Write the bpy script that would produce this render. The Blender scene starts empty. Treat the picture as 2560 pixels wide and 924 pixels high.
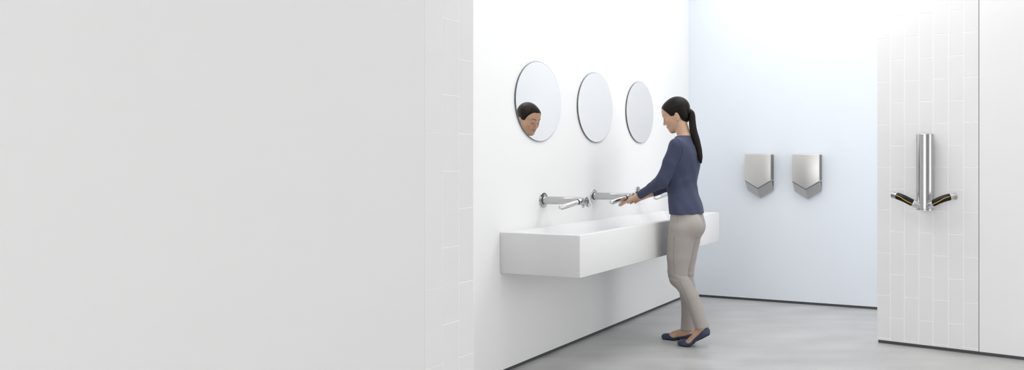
import bpy, bmesh, math, random
import numpy as np
from mathutils import Vector, Matrix
random.seed(4); np.random.seed(4)
C = bpy.context.scene.collection
SC = bpy.context.scene

# ------------------------------------------------------------------ camera, world, lights
CAM_H = 1.16; FPX = 1885.0; CX = 1730.0; CY = 411.0      # eye height, focal length and optical centre for a 2560 x 924 frame
cam = bpy.data.cameras.new('camera'); co = bpy.data.objects.new('camera', cam); C.objects.link(co)
cam.sensor_width = 36; cam.lens = 36 * FPX / 2560
cam.shift_x = (1280 - CX) / 2560; cam.shift_y = -(462 - CY) / 2560
cam.clip_start = 0.05
co.location = (0, 0, CAM_H); co.rotation_euler = (math.pi / 2, 0, 0)
SC.camera = co
SC.view_settings.view_transform = 'Standard'; SC.view_settings.look = 'None'
SC.view_settings.exposure = 0.81; SC.view_settings.gamma = 1; SC.view_settings.use_curve_mapping = False
w = bpy.data.worlds.new('world'); SC.world = w; w.use_nodes = True
def surroundings(nt, level, dark, bearing):
    """even white light from the open side behind the camera, with one darker stretch added for the steel to reflect"""
    bg = nt.nodes['Background']; tc = nt.nodes.new('ShaderNodeTexCoord'); sx = nt.nodes.new('ShaderNodeSeparateXYZ'); cx_ = nt.nodes.new('ShaderNodeCombineXYZ')
    nm = nt.nodes.new('ShaderNodeVectorMath'); nm.operation = 'NORMALIZE'; dt = nt.nodes.new('ShaderNodeVectorMath'); dt.operation = 'DOT_PRODUCT'
    nt.links.new(tc.outputs['Generated'], sx.inputs[0]); nt.links.new(sx.outputs[0], cx_.inputs[0]); nt.links.new(sx.outputs[1], cx_.inputs[1])
    nt.links.new(cx_.outputs[0], nm.inputs[0]); nt.links.new(nm.outputs[0], dt.inputs[0])
    dt.inputs[1].default_value = (math.sin(bearing), math.cos(bearing), 0)
    mr = nt.nodes.new('ShaderNodeMapRange'); mr.interpolation_type = 'SMOOTHSTEP'
    mr.inputs[1].default_value = 0.84; mr.inputs[2].default_value = 0.94; mr.inputs[3].default_value = level; mr.inputs[4].default_value = dark
    nt.links.new(dt.outputs['Value'], mr.inputs[0]); nt.links.new(mr.outputs[0], bg.inputs[1]); bg.inputs[0].default_value = (1, 1, 1, 1)
surroundings(w.node_tree, 2.05, 0.22, math.radians(163))  # dark stretch added to give the steel dark reflections

TH = math.atan2(2510 - CX, FPX)
D = Vector((math.sin(TH), math.cos(TH), 0))          # along the basin wall, away from the camera
N = Vector((math.cos(TH), -math.sin(TH), 0))         # out of the basin wall, into the room
def area(name, loc, target, sx, sy, power, col=(1, 1, 1), rz=None):
    l = bpy.data.lights.new(name, 'AREA'); l.shape = 'RECTANGLE'; l.size = sx; l.size_y = sy; l.energy = power; l.color = col
    o = bpy.data.objects.new(name, l); C.objects.link(o); o.location = loc
    if target is None: o.rotation_euler = (0, 0, rz or 0)
    else: o.rotation_euler = (Vector(target) - Vector(loc)).to_track_quat('-Z', 'Y').to_euler()
    return o
RZD = math.pi / 2 - TH
area('ceiling_lamp_basin_wall', (-0.12, 5.0, 2.93), None, 3.0, 0.12, 2.6, rz=RZD)
area('ceiling_lamp_back_wall', (0.95, 5.85, 2.93), None, 2.6, 0.12, 3.2, (0.93, 0.97, 1), rz=-TH)
area('ceiling_lamp_right_wall', (1.65, 4.25, 2.93), None, 2.4, 0.12, 4.5, rz=-math.radians(30))
area('ceiling_lamp_middle', (-0.1, 3.5, 2.93), None, 0.5, 0.5, 4.5)
area('added_fill_back', (0.50, 4.75, 2.93), None, 1.3, 1.3, 10, rz=-TH)  # added fill that brightens back wall, basin and floor

# ------------------------------------------------------------------ helpers: placing
def ray(px, py): return Vector(((px - CX) / FPX, 1.0, -(py - CY) / FPX))
def at_floor(px, py):
    Y = CAM_H * FPX / (py - CY); return Vector(((px - CX) / FPX * Y, Y, 0))
def on_plane(px, py, P, n):
    r = ray(px, py); o = Vector((0, 0, CAM_H)); t = (Vector(P) - o).dot(n) / r.dot(n); return o + r * t
def along(px, P, d):
    """distance t so that P + t*d stands at picture column px"""
    k = (px - CX) / FPX
    return (k * P.y - P.x) / (d.x - k * d.y)
A = at_floor(1480, 840)                        # a point on the foot of the basin wall
B = at_floor(1744, 741)                        # a point on the foot of the back wall
U = Vector((3230, -1885, 0)).normalized()      # along the tiled right wall, towards the camera
NR = Vector((U.y, -U.x, 0))                    # out of it
R0 = at_floor(2193, 856)
E0 = Vector(((1184 - CX) / FPX * 2.87, 2.87, 0))   # far end of the near left wall

# ------------------------------------------------------------------ helpers: materials
def mat(name, col, rough=0.5, metal=0.0, spec=0.5, **kw):
    m = bpy.data.materials.new(name); m.use_nodes = True
    b = m.node_tree.nodes['Principled BSDF']
    b.inputs['Base Color'].default_value = (*col, 1); b.inputs['Roughness'].default_value = rough
    b.inputs['Metallic'].default_value = metal; b.inputs['Specular IOR Level'].default_value = spec
    for k, v in kw.items(): b.inputs[k.replace('_', ' ')].default_value = v
    return m
def noise_mat(m, scale, amount, stretch=(1, 1, 1), detail=4, bump=0.0, rough_amt=0.0, coord='Object'):
    """multiplies the base colour by a noise of its own and adds a fine bump"""
    nt = m.node_tree; b = nt.nodes['Principled BSDF']
    tc = nt.nodes.new('ShaderNodeTexCoord'); mp = nt.nodes.new('ShaderNodeMapping'); mp.inputs['Scale'].default_value = stretch
    nz = nt.nodes.new('ShaderNodeTexNoise'); nz.inputs['Scale'].default_value = scale; nz.inputs['Detail'].default_value = detail
    nt.links.new(tc.outputs[coord], mp.inputs[0]); nt.links.new(mp.outputs[0], nz.inputs['Vector'])
    cr = nt.nodes.new('ShaderNodeMapRange'); cr.inputs[1].default_value = 0.3; cr.inputs[2].default_value = 0.7
    cr.inputs[3].default_value = 1 - amount; cr.inputs[4].default_value = 1 + amount
    nt.links.new(nz.outputs[0], cr.inputs[0])
    mx = nt.nodes.new('ShaderNodeVectorMath'); mx.operation = 'SCALE'
    mx.inputs[0].default_value = b.inputs['Base Color'].default_value[:3]
    nt.links.new(cr.outputs[0], mx.inputs['Scale']); nt.links.new(mx.outputs[0], b.inputs['Base Color'])
    if bump:
        bp = nt.nodes.new('ShaderNodeBump'); bp.inputs['Strength'].default_value = bump; bp.inputs['Distance'].default_value = 0.002
        nt.links.new(nz.outputs[0], bp.inputs['Height']); nt.links.new(bp.outputs[0], b.inputs['Normal'])
    if rough_amt:
        rr = nt.nodes.new('ShaderNodeMapRange'); r0 = b.inputs['Roughness'].default_value
        rr.inputs[1].default_value = 0.3; rr.inputs[2].default_value = 0.7
        rr.inputs[3].default_value = max(0.02, r0 - rough_amt); rr.inputs[4].default_value = r0 + rough_amt
        nt.links.new(nz.outputs[0], rr.inputs[0]); nt.links.new(rr.outputs[0], b.inputs['Roughness'])
    return m
M = {}
M['wall'] = noise_mat(mat('white_plaster', (0.83, 0.83, 0.83), 0.75, spec=0.2), 3, 0.004)
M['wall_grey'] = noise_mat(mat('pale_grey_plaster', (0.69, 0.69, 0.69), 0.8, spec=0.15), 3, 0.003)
M['wall_blue'] = noise_mat(mat('pale_blue_plaster', (0.79, 0.83, 0.885), 0.75, spec=0.2), 3, 0.004)
M['tile'] = noise_mat(mat('white_ceramic_tile', (0.785, 0.785, 0.785), 0.35, spec=0.35), 5, 0.01)
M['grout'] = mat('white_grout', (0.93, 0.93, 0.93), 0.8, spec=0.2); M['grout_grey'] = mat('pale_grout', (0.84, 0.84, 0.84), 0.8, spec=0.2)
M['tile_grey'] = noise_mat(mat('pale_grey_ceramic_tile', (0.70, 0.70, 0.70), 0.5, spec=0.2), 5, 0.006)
M['plinth'] = mat('dark_skirting', (0.07, 0.075, 0.08), 0.5)
M['joint'] = mat('grey_joint', (0.28, 0.28, 0.28), 0.7)
M['floor'] = noise_mat(mat('polished_concrete', (0.495, 0.495, 0.49), 0.34, spec=0.4), 2.4, 0.12, (1.0, 2.3, 1), 9, bump=0.015, rough_amt=0.05)
M['stem'] = mat('satin_steel_stem', (0.52, 0.52, 0.52), 0.2, 1.0)
M['sink'] = mat('white_solid_surface', (0.78, 0.78, 0.78), 0.35, spec=0.35)
M['mirror'] = mat('silvered_glass', (0.92, 0.90, 0.87), 0.0, 1.0)
M['mirror_edge'] = mat('dark_mirror_edge', (0.05, 0.055, 0.06), 0.3, 0.3)
M['mirror_bevel'] = mat('grey_glass_bevel', (0.22, 0.225, 0.23), 0.25, 0.4)
M['chrome'] = mat('polished_steel', (0.64, 0.64, 0.64), 0.12, 1.0)
M['brushed'] = noise_mat(mat('brushed_steel', (0.46, 0.46, 0.46), 0.24, 1.0), 60, 0.05, (12, 12, 0.4), 3)
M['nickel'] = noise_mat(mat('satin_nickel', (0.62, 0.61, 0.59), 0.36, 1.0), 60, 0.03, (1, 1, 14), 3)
M['nickel_low_shaded'] = noise_mat(mat('satin_nickel_lower_shaded', (0.50, 0.49, 0.47), 0.30, 1.0), 60, 0.03, (1, 1, 14), 3)  # same nickel, darkened: shade of the lower wings put into the colour
M['nickel_dark'] = mat('satin_nickel_dark_and_side_shade', (0.24, 0.235, 0.22), 0.4, 1.0)  # V dryers' side shade put into the colour; also small dark parts
M['black'] = mat('black_plastic', (0.012, 0.012, 0.013), 0.35)
M['orange'] = mat('amber_strip', (0.85, 0.47, 0.06), 0.4)
M['violet'] = mat('violet_trim', (0.10, 0.09, 0.22), 0.4)

# ------------------------------------------------------------------ helpers: meshes
def link(name, me, m, parent=None, smooth=False):
    o = bpy.data.objects.new(name, me); C.objects.link(o)
    if m: me.materials.append(m)
    if smooth:
        for p in me.polygons: p.use_smooth = True
    if parent: o.parent = parent
    return o
def obj(name, bm, m, parent=None, smooth=False, angle=None):
    bmesh.ops.recalc_face_normals(bm, faces=bm.faces)
    me = bpy.data.meshes.new(name)
    if angle is not None:
        for f in bm.faces: f.smooth = True
        for e in bm.edges:
            if len(e.link_faces) == 2 and e.calc_face_angle(0) > math.radians(angle): e.smooth = False
    bm.to_mesh(me); bm.free()
    return link(name, me, m, parent, smooth)
def tag(o, label, cat, group=None):
    o['label'] = label; o['category'] = cat
    if group: o['group'] = group
    return o
def struct(o): o['kind'] = 'structure'; return o
def empty(name, loc, M4=None):
    o = bpy.data.objects.new(name, None); C.objects.link(o); o.empty_display_size = 0.1
    if M4 is not None: o.matrix_world = Matrix.Translation(loc) @ M4
    else: o.location = loc
    return o
def frame(x, y, z=Vector((0, 0, 1))):
    m = Matrix.Identity(4)
    for i, v in enumerate((x, y, z)):
        for j in range(3): m[j][i] = v[j]
    return m
def add_box(bm, lo, hi, bevel=0.0, seg=2):
    g = bmesh.ops.create_cube(bm, size=1)
    vs = g['verts']
    for v in vs: v.co = Vector([lo[i] + (v.co[i] + 0.5) * (hi[i] - lo[i]) for i in range(3)])
    if bevel:
        es = list({e for v in vs for e in v.link_edges})
        bmesh.ops.bevel(bm, geom=es, offset=bevel, segments=seg, affect='EDGES', profile=0.5)
def add_prism(bm, pts, z0, z1, axis='Y'):
    """pts in (a, c); extruded along the middle axis from z0 to z1"""
    a = [bm.verts.new((p[0], z0, p[1])) for p in pts]; b = [bm.verts.new((p[0], z1, p[1])) for p in pts]
    bm.faces.new(a); bm.faces.new(b[::-1])
    for i in range(len(pts)):
        j = (i + 1) % len(pts); bm.faces.new((a[i], b[i], b[j], a[j]))
def catmull(pts, n):
    P = [Vector(p) for p in pts]; P = [P[0] * 2 - P[1]] + P + [P[-1] * 2 - P[-2]]; out = []
    for i in range(1, len(P) - 2):
        for k in range(n):
            t = k / n; a, b, c, d = P[i - 1:i + 3]
            out.append(0.5 * ((2 * b) + (c - a) * t + (2 * a - 5 * b + 4 * c - d) * t * t + (3 * b - a - 3 * c + d) * t ** 3))
    out.append(P[-2]); return out
def add_tube(bm, pts, rad, seg=24, cap=True, ang=None, up=None):
    """rad: one number, or one per point. ang=(a0,a1): only part of the round"""
    P = [Vector(p) for p in pts]
    R = rad if isinstance(rad, (list, tuple)) else [rad] * len(P)
    rings = []; ref = up
    for i, p in enumerate(P):
        t = (P[min(i + 1, len(P) - 1)] - P[max(i - 1, 0)]).normalized()
        if ref is None: ref = Vector((0, 0, 1)) if abs(t.z) < 0.9 else Vector((1, 0, 0))
        x = (ref - t * ref.dot(t)).normalized(); y = t.cross(x); ref = x
        a0, a1 = ang or (0, 2 * math.pi); n = seg if not ang else seg + 1
        rings.append([bm.verts.new(p + (x * math.cos(a0 + (a1 - a0) * k / seg) + y * math.sin(a0 + (a1 - a0) * k / seg)) * R[i]) for k in range(n)])
    n = len(rings[0])
    for i in range(len(rings) - 1):
        for k in range(n if not ang else n - 1):
            bm.faces.new((rings[i][k], rings[i][(k + 1) % n], rings[i + 1][(k + 1) % n], rings[i + 1][k]))
    if cap: bm.faces.new(rings[0][::-1]); bm.faces.new(rings[-1])
def add_lathe(bm, prof, O, ax, seg=48):
    """prof: (distance along the axis, radius)"""
    ax = Vector(ax).normalized(); x = ax.orthogonal().normalized(); y = ax.cross(x); rings = []
    for h, r in prof:
        c = Vector(O) + ax * h
        rings.append([bm.verts.new(c + (x * math.cos(2 * math.pi * k / seg) + y * math.sin(2 * math.pi * k / seg)) * max(r, 1e-5)) for k in range(seg)])
    for i in range(len(rings) - 1):
        for k in range(seg): bm.faces.new((rings[i][k], rings[i][(k + 1) % seg], rings[i + 1][(k + 1) % seg], rings[i + 1][k]))
    bm.faces.new(rings[0][::-1]); bm.faces.new(rings[-1])
def copy_tree(o, parent=None):
    c = o.copy(); C.objects.link(c); c.parent = parent
    for ch in list(o.children): copy_tree(ch, c)
    return c

# ------------------------------------------------------------------ the room
CEIL = 3.0; GAP = 0.021
def wall(name, O, dirv, nrm, t0, t1, thick, m, z0=GAP, z1=CEIL):
    """a slab whose front face passes through O, from t0 to t1 along dirv"""
    bm = bmesh.new(); add_box(bm, (-t1, -thick, z0), (-t0, 0, z1))
    o = obj(name, bm, m); o.matrix_world = Matrix.Translation(O) @ frame(-dirv, nrm)
    return struct(o)
def plinth(name, O, dirv, nrm, t0, t1, inset=0.008):
    bm = bmesh.new(); add_box(bm, (-t1, -0.06, 0), (-t0, -inset, GAP)); o = obj(name, bm, M['plinth'])
    o.matrix_world = Matrix.Translation(O) @ frame(-dirv, nrm); return struct(o)
bm = bmesh.new(); add_box(bm, (-4.5, -2.5, -0.1), (6, 9, 0)); struct(obj('floor', bm, M['floor']))
bm = bmesh.new(); add_box(bm, (-4.5, -2.5, CEIL), (6, 9, CEIL + 0.1)); struct(obj('ceiling', bm, M['wall']))
cor = (B - A).dot(D)                               # distance from A to the far corner
corner = A + D * cor
wall('wall_left', A, D, N, -5.5, cor + 0.15, 0.15, M['wall'])
plinth('baseboard_left', A, D, N, -5.5, cor)
wall('wall_back', corner, N, -D, 0, 3.6, 0.15, M['wall_blue'])
plinth('baseboard_back', corner, N, -D, 0, 3.6)

def tile_field(name, O, dirv, nrm, cols, zj, pitch, m, grout=0.0040, depth=0.0011, thick=0.1, shallow=()):
    """cols: column edges along dirv; joints of odd columns are shifted by half a tile"""
    bm = bmesh.new(); add_box(bm, (-cols[-1], -thick, GAP), (-cols[0], -depth, CEIL))
    for f in bm.faces: f.material_index = 1
    back = set(bm.faces)
    for i in range(len(cols) - 1):
        z = zj + (pitch / 2 if i % 2 else 0)
        while z > GAP: z -= pitch
        while z < CEIL:
            a, b = max(z, GAP), min(z + pitch, CEIL)
            if b - a > 0.01:
                f = 0.0010 if i in shallow else grout
                add_box(bm, (-cols[i + 1] + f / 2, -depth - 0.004, a + f / 2), (-cols[i] - (f / 2 if i else 0), 0, b - f / 2), 0.0011, 1)
            z += pitch
    for f in bm.faces:
        if f not in back: f.material_index = 0
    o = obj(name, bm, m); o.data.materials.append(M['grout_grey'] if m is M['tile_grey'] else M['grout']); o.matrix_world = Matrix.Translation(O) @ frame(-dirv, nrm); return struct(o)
TP = 0.2767
# right: a tiled pier and the smooth wall beside it
ucols = [along(x, R0, U) for x in (2193, 2226, 2261, 2297, 2333, 2371, 2409, 2446)]
tile_field('wall_right_tiled', R0, U, NR, ucols, 1.16 - (630.5 - 411) / 385.5, TP, M['tile'])
plinth('baseboard_right_tiled', R0, U, NR, ucols[0] + 0.004, ucols[-1], 0.012)
us = ucols[-1] + 0.005
wall('wall_right', R0, U, NR, us, 4.5, 0.1, M['wall'])
plinth('baseboard_right', R0, U, NR, ucols[-1], 4.5, 0.010)
bm = bmesh.new(); add_box(bm, (-us - 0.01, -0.06, GAP), (-ucols[-1] + 0.01, -0.006, CEIL)); o = obj('trim_1', bm, M['joint'])
o.matrix_world = Matrix.Translation(R0) @ frame(-U, NR); struct(o)
# left, near: plain wall ending in three columns of tile
tcols = [-t for t in (0, -along(1149, E0, D), -along(1108, E0, D), -along(1061, E0, D))][::-1]
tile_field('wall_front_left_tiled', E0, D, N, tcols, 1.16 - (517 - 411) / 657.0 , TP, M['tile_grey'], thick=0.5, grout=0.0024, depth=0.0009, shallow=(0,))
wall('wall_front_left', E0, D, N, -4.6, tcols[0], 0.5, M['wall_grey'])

# ------------------------------------------------------------------ wall-hung trough basin
Pw = on_plane(1250, 580, A, N); ztop = Pw.z
s0 = (Pw - A).dot(D)
W = along(1450, Pw, N)
zbot = on_plane(1250, 682, A, N).z
Pf = A + N * W
s1 = along(1798, Vector((Pf.x, Pf.y, 0)), D)
s1 = min(s1, cor - 0.01)
def basin():
    L = s1 - s0; bm = bmesh.new(); rim = 0.045; dp = 0.11
    o4 = [(0, 0), (L, 0), (L, W), (0, W)]
    i4 = [(rim, 0.055), (L - rim, 0.055), (L - rim, W - rim), (rim, W - rim)]
    b4 = [(rim + 0.05, 0.14), (L - rim - 0.05, 0.14), (L - rim - 0.05, W - rim - 0.05), (rim + 0.05, W - rim - 0.05)]
    H = ztop - zbot
    lo = [bm.verts.new((x, y, 0)) for x, y in o4]; hi = [bm.verts.new((x, y, H)) for x, y in o4]
    ii = [bm.verts.new((x, y, H)) for x, y in i4]; bb = [bm.verts.new((x, y, H - dp)) for x, y in b4]
    bm.faces.new(lo[::-1])
    for k in range(4):
        j = (k + 1) % 4
        bm.faces.new((lo[k], lo[j], hi[j], hi[k])); bm.faces.new((hi[k], hi[j], ii[j], ii[k])); bm.faces.new((ii[k], ii[j], bb[j], bb[k]))
    bm.faces.new(bb)
    bmesh.ops.bevel(bm, geom=list(bm.edges), offset=0.004, segments=3, affect='EDGES', profile=0.5)
    root = empty('wash_basin', A + D * s1 + Vector((0, 0, zbot)), frame(-D, N))
    obj('basin_body', bm, M['sink'], root, angle=40)
    bm = bmesh.new()
    add_lathe(bm, [(0, 0.028), (0.003, 0.028), (0.004, 0.022), (0.0025, 0.012), (0.0025, 0.0)], (L * 0.5, W * 0.5, H - dp - 0.0005), (0, 0, 1), 32)
    obj('drain', bm, M['chrome'], root, angle=30)
    tag(root, 'long white rectangular trough basin hung on the white wall below the mirrors', 'basin')
basin()

# ------------------------------------------------------------------ three round mirrors
def mirror(px, ptop, pbot, label):
    P = on_plane(px, (ptop + pbot) / 2, A, N)
    r = (on_plane(px, ptop, A, N).z - on_plane(px, pbot, A, N).z) / 2
    root = empty('round_mirror', P, frame(-D, N))
    bm = bmesh.new(); add_lathe(bm, [(0.0, r * 0.7), (0.004, r * 0.7), (0.0045, r - 0.003), (0.005, r - 0.0012), (0.0075, r - 0.0012)], (0, 0, 0), (0, 1, 0), 128)
    obj('backing', bm, M['mirror_edge'], root, angle=30)
    bm = bmesh.new(); add_lathe(bm, [(0.0076, r - 0.0045), (0.0080, r - 0.0022), (0.0105, r - 0.0022)], (0, 0, 0), (0, 1, 0), 128)
    obj('glass', bm, M['mirror'], root, angle=20)
    bm = bmesh.new(); add_lathe(bm, [(0.0074, r - 0.0015), (0.0080, r), (0.0094, r), (0.0101, r - 0.0024)], (0, 0, 0), (0, 1, 0), 128)
    obj('bevelled_edge', bm, M['mirror_bevel'], root, angle=20)
    tag(root, label, 'mirror', 'round frameless mirrors above the basin')
mirror(1345, 154.5, 353, 'largest and nearest of the three round frameless mirrors, left of the other two')
mirror(1487, 182, 355.5, 'middle round frameless mirror on the white wall above the second tap')
mirror(1598.3, 204.5, 357, 'furthest of the three round mirrors, beside the head of the woman')

# ------------------------------------------------------------------ wall taps: local x = along wall, y = out of the wall, z = up
def tap():
    root = empty('wall_tap', (0, 0, 0)); Ls = 0.296; r = 0.0235
    bm = bmesh.new(); add_lathe(bm, [(0, 0.047), (0.0035, 0.047), (0.005, 0.0455), (0.005, r + 0.004), (0.006, r + 0.002)], (0, 0, 0), (0, 1, 0), 64)
    obj('wall_flange', bm, M['brushed_tap'], root, angle=30)
    bm = bmesh.new(); add_lathe(bm, [(0.004, r), (Ls - 0.003, r), (Ls - 0.001, r - 0.001), (Ls, r - 0.003)], (0, 0, 0), (0, 1, 0), 64)
    obj('stem', bm, M['stem'], root, angle=30)
    bm = bmesh.new(); add_lathe(bm, [(0.005, r + 0.003), (0.0105, r + 0.0016), (0.0108, r)], (0, 0, 0), (0, 1, 0), 64)
    obj('seal_and_shade_ring', bm, M['black'], root, angle=30)  # black ring added as the shade where the stem meets the flange
    bm = bmesh.new(); add_lathe(bm, [(Ls - 0.0005, r + 0.003), (Ls + 0.004, r + 0.004), (Ls + 0.0055, r + 0.003), (Ls + 0.0058, 0)], (0, 0, 0), (0, 1, 0), 64)
    obj('end_cap', bm, M['cap'], root, angle=30)
    for s in (-1, 1):
        v = Vector((s * 0.150, -0.050, -0.030)); a0 = Vector((s * 0.012, Ls - 0.026, -0.001)); a1 = a0 + v; t = v.normalized()
        bm = bmesh.new(); add_lathe(bm, [(0, 0.0172), (0.018, 0.0165), (0.020, 0.015)], a0, t, 40); obj('arm_collar', bm, M['chrome'], root, angle=30)
        bm = bmesh.new(); add_lathe(bm, [(0.020, 0.0164), (0.023, 0.0168), (0.027, 0.0164)], a0, t, 40); obj('seal_and_shade_ring', bm, M['black'], root, angle=30)
        bm = bmesh.new(); add_lathe(bm, [(0.027, 0.0146), (0.029, 0.0154), (v.length - 0.002, 0.0128), (v.length, 0.0120)], a0, t, 40); a = obj('arm', bm, M['chrome'], root, angle=30)
        bm = bmesh.new(); add_lathe(bm, [(v.length - 0.0003, 0.0116), (v.length + 0.0014, 0.0112), (v.length + 0.0016, 0.004)], a0, t, 32); obj('arm_tip', bm, M['nickel'], a, angle=30)
        bm = bmesh.new(); add_box(bm, (-0.05, -0.002, -0.0005), (0.05, 0.002, 0.0012)); o = obj('air_slot', bm, M['black'], a)
        side = t.cross(Vector((0, 0, 1))).normalized(); dn = side.cross(t).normalized()
        if dn.z > 0: dn = -dn
        o.matrix_local = Matrix.Translation(a0 + t * (v.length * 0.62) + dn * 0.0142) @ frame(t, side, t.cross(side))
    bm = bmesh.new(); add_lathe(bm, [(0, 0.009), (0.016, 0.009), (0.018, 0.007)], (0, Ls - 0.022, -r + 0.004), (0, 0.25, -1), 24); sp = obj('spout', bm, M['chrome'], root, angle=30)
    bm = bmesh.new(); add_lathe(bm, [(0.0181, 0.006), (0.0195, 0.0055)], (0, Ls - 0.022, -r + 0.004), (0, 0.25, -1), 24); obj('sensor_ring', bm, M['black'], sp, angle=30)
    return root
M['brushed_tap'] = noise_mat(mat('brushed_tap_steel', (0.66, 0.66, 0.66), 0.22, 1.0), 50, 0.04, (1, 1, 1), 2)
M['cap'] = mat('turned_steel', (0.60, 0.60, 0.60), 0.3, 1.0, Anisotropic=0.85)
def swirl(m):
    nt = m.node_tree; b = nt.nodes['Principled BSDF']; tg = nt.nodes.new('ShaderNodeTangent'); tg.direction_type = 'RADIAL'; tg.axis = 'Y'
    nt.links.new(tg.outputs[0], b.inputs['Tangent'])
swirl(M['cap'])
taps = [((1358, 500), 'nearest wall tap, long steel stem and two arms, above the near end of the basin'),
        ((1484, 489.5), 'middle wall tap with steel arms, beyond the nearest tap and beside the hands'),
        ((1594, 481), 'furthest wall tap, mostly hidden behind the hands and sleeve of the woman')]
t0 = tap()
for i, ((px, py), lab) in enumerate(taps):
    r = t0 if i == 0 else copy_tree(t0)
    r.matrix_world = Matrix.Translation(on_plane(px, py, A, N)) @ frame(-D, N)
    tag(r, lab, 'tap', 'wall taps over the basin')

# ------------------------------------------------------------------ the two V-shaped dryers: x along the back wall, y out of it, z up, from the tip
def v_dryer():
    root = empty('hand_dryer', (0, 0, 0)); w2 = 0.112; d = 0.10; T = 0.371; S = 0.150; V = 0.085
    # cover: pentagon with a shallow depth behind a thin front plate
    bm = bmesh.new(); add_prism(bm, [(-w2, S), (0, V), (w2, S), (w2, T), (-w2, T)], 0.012, d)
    bmesh.ops.bevel(bm, geom=[e for e in bm.edges if all(v.co.y > d - 1e-4 for v in e.verts) or (abs(e.verts[0].co.z - e.verts[1].co.z) < 1e-4 and e.verts[0].co.z > T - 1e-4)], offset=0.004, segments=3, affect='EDGES', profile=0.5)
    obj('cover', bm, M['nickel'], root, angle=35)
    # thin side sheets: shade of the cover's sides put into a darker nickel
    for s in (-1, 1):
        bm = bmesh.new(); add_box(bm, (s * w2 - 0.0008, 0.012, S + 0.008), (s * w2 + 0.0008, d - 0.012, T - 0.006)); obj('side_shade_panel', bm, M['nickel_dark'], root)
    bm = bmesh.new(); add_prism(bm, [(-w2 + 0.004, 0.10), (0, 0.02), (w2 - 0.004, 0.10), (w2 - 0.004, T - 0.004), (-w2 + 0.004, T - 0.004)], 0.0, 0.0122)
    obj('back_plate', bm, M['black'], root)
    # lower wings: from the cover's V edge in front down and back to the tip at the wall
    top = [(-w2, S), (0, V), (w2, S)]; low = [(-w2, 0.069), (0, 0.0), (w2, 0.069)]
    for s in (0, 1):
        a, b = top[s], top[s + 1]; c, e = low[s], low[s + 1]; bm = bmesh.new()
        f = [bm.verts.new((a[0], d - 0.003, a[1] - 0.004)), bm.verts.new((b[0], d - 0.003, b[1] - 0.004)), bm.verts.new((e[0], 0.022, e[1])), bm.verts.new((c[0], 0.022, c[1]))]
        g = [bm.verts.new((a[0], 0.03 + 0.03, a[1] - 0.004)), bm.verts.new((b[0], 0.06, b[1] - 0.004)), bm.verts.new((e[0], 0.006, e[1] + 0.006)), bm.verts.new((c[0], 0.006, c[1] + 0.006))]
        bm.faces.new(f); bm.faces.new(g[::-1])
        for k in range(4): bm.faces.new((f[k], g[k], g[(k + 1) % 4], f[(k + 1) % 4]))
        bmesh.ops.bevel(bm, geom=list(bm.edges), offset=0.0012, segments=1, affect='EDGES')
        wg = obj('lower_panel', bm, M['nickel_low_shaded'], root)
        bm = bmesh.new(); h = 0.0035
        v = [bm.verts.new(p) for p in ((a[0], d - 0.001, a[1]), (b[0], d - 0.001, b[1]), (b[0], d - 0.001, b[1] - h), (a[0], d - 0.001, a[1] - h),
                                       (a[0], d - 0.02, a[1]), (b[0], d - 0.02, b[1]), (b[0], d - 0.02, b[1] - h), (a[0], d - 0.02, a[1] - h))]
        for q in ((0, 1, 2, 3), (7, 6, 5, 4), (0, 4, 5, 1), (3, 2, 6, 7), (0, 3, 7, 4), (1, 5, 6, 2)): bm.faces.new([v[k] for k in q])
        obj('air_slot', bm, M['violet'], root)
    for s in (-1, 1):
        bm = bmesh.new(); add_prism(bm, [(s * (w2 - 0.003), 0.083), (s * (w2 - 0.006), 0.083), (s * (w2 - 0.006), S + 0.004), (s * (w2 - 0.003), S + 0.004)], 0.010, 0.075)
        bmesh.ops.transform(bm, matrix=Matrix.Identity(4), verts=bm.verts)
        for v in bm.verts:
            if v.co.y > 0.05 and v.co.z < 0.1: v.co.y = 0.02
        gr = obj('vent_grille', bm, M['black'], root)
        bm = bmesh.new()
        for k in range(6):
            z = 0.090 + k * 0.0105; y1 = 0.026 + (z - 0.083) * 0.60
            add_box(bm, (min(s * (w2 - 0.003), s * w2), 0.010, z), (max(s * (w2 - 0.003), s * w2), y1, z + 0.0038))
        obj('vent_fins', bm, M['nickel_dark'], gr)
    return root
dr = v_dryer()
for i, (px, py, lab) in enumerate([(1903, 494.5, 'left one of the two silver V-bottomed hand dryers on the pale blue wall'),
                                   (2021.5, 497.5, 'right one of the two silver V-bottomed hand dryers on the pale blue wall')]):
    r = dr if i == 0 else copy_tree(dr)
    r.matrix_world = Matrix.Translation(on_plane(px, py, corner, -D)) @ frame(-N, -D)
    tag(r, lab, 'hand dryer', 'V-bottomed hand dryers on the back wall')

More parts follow.
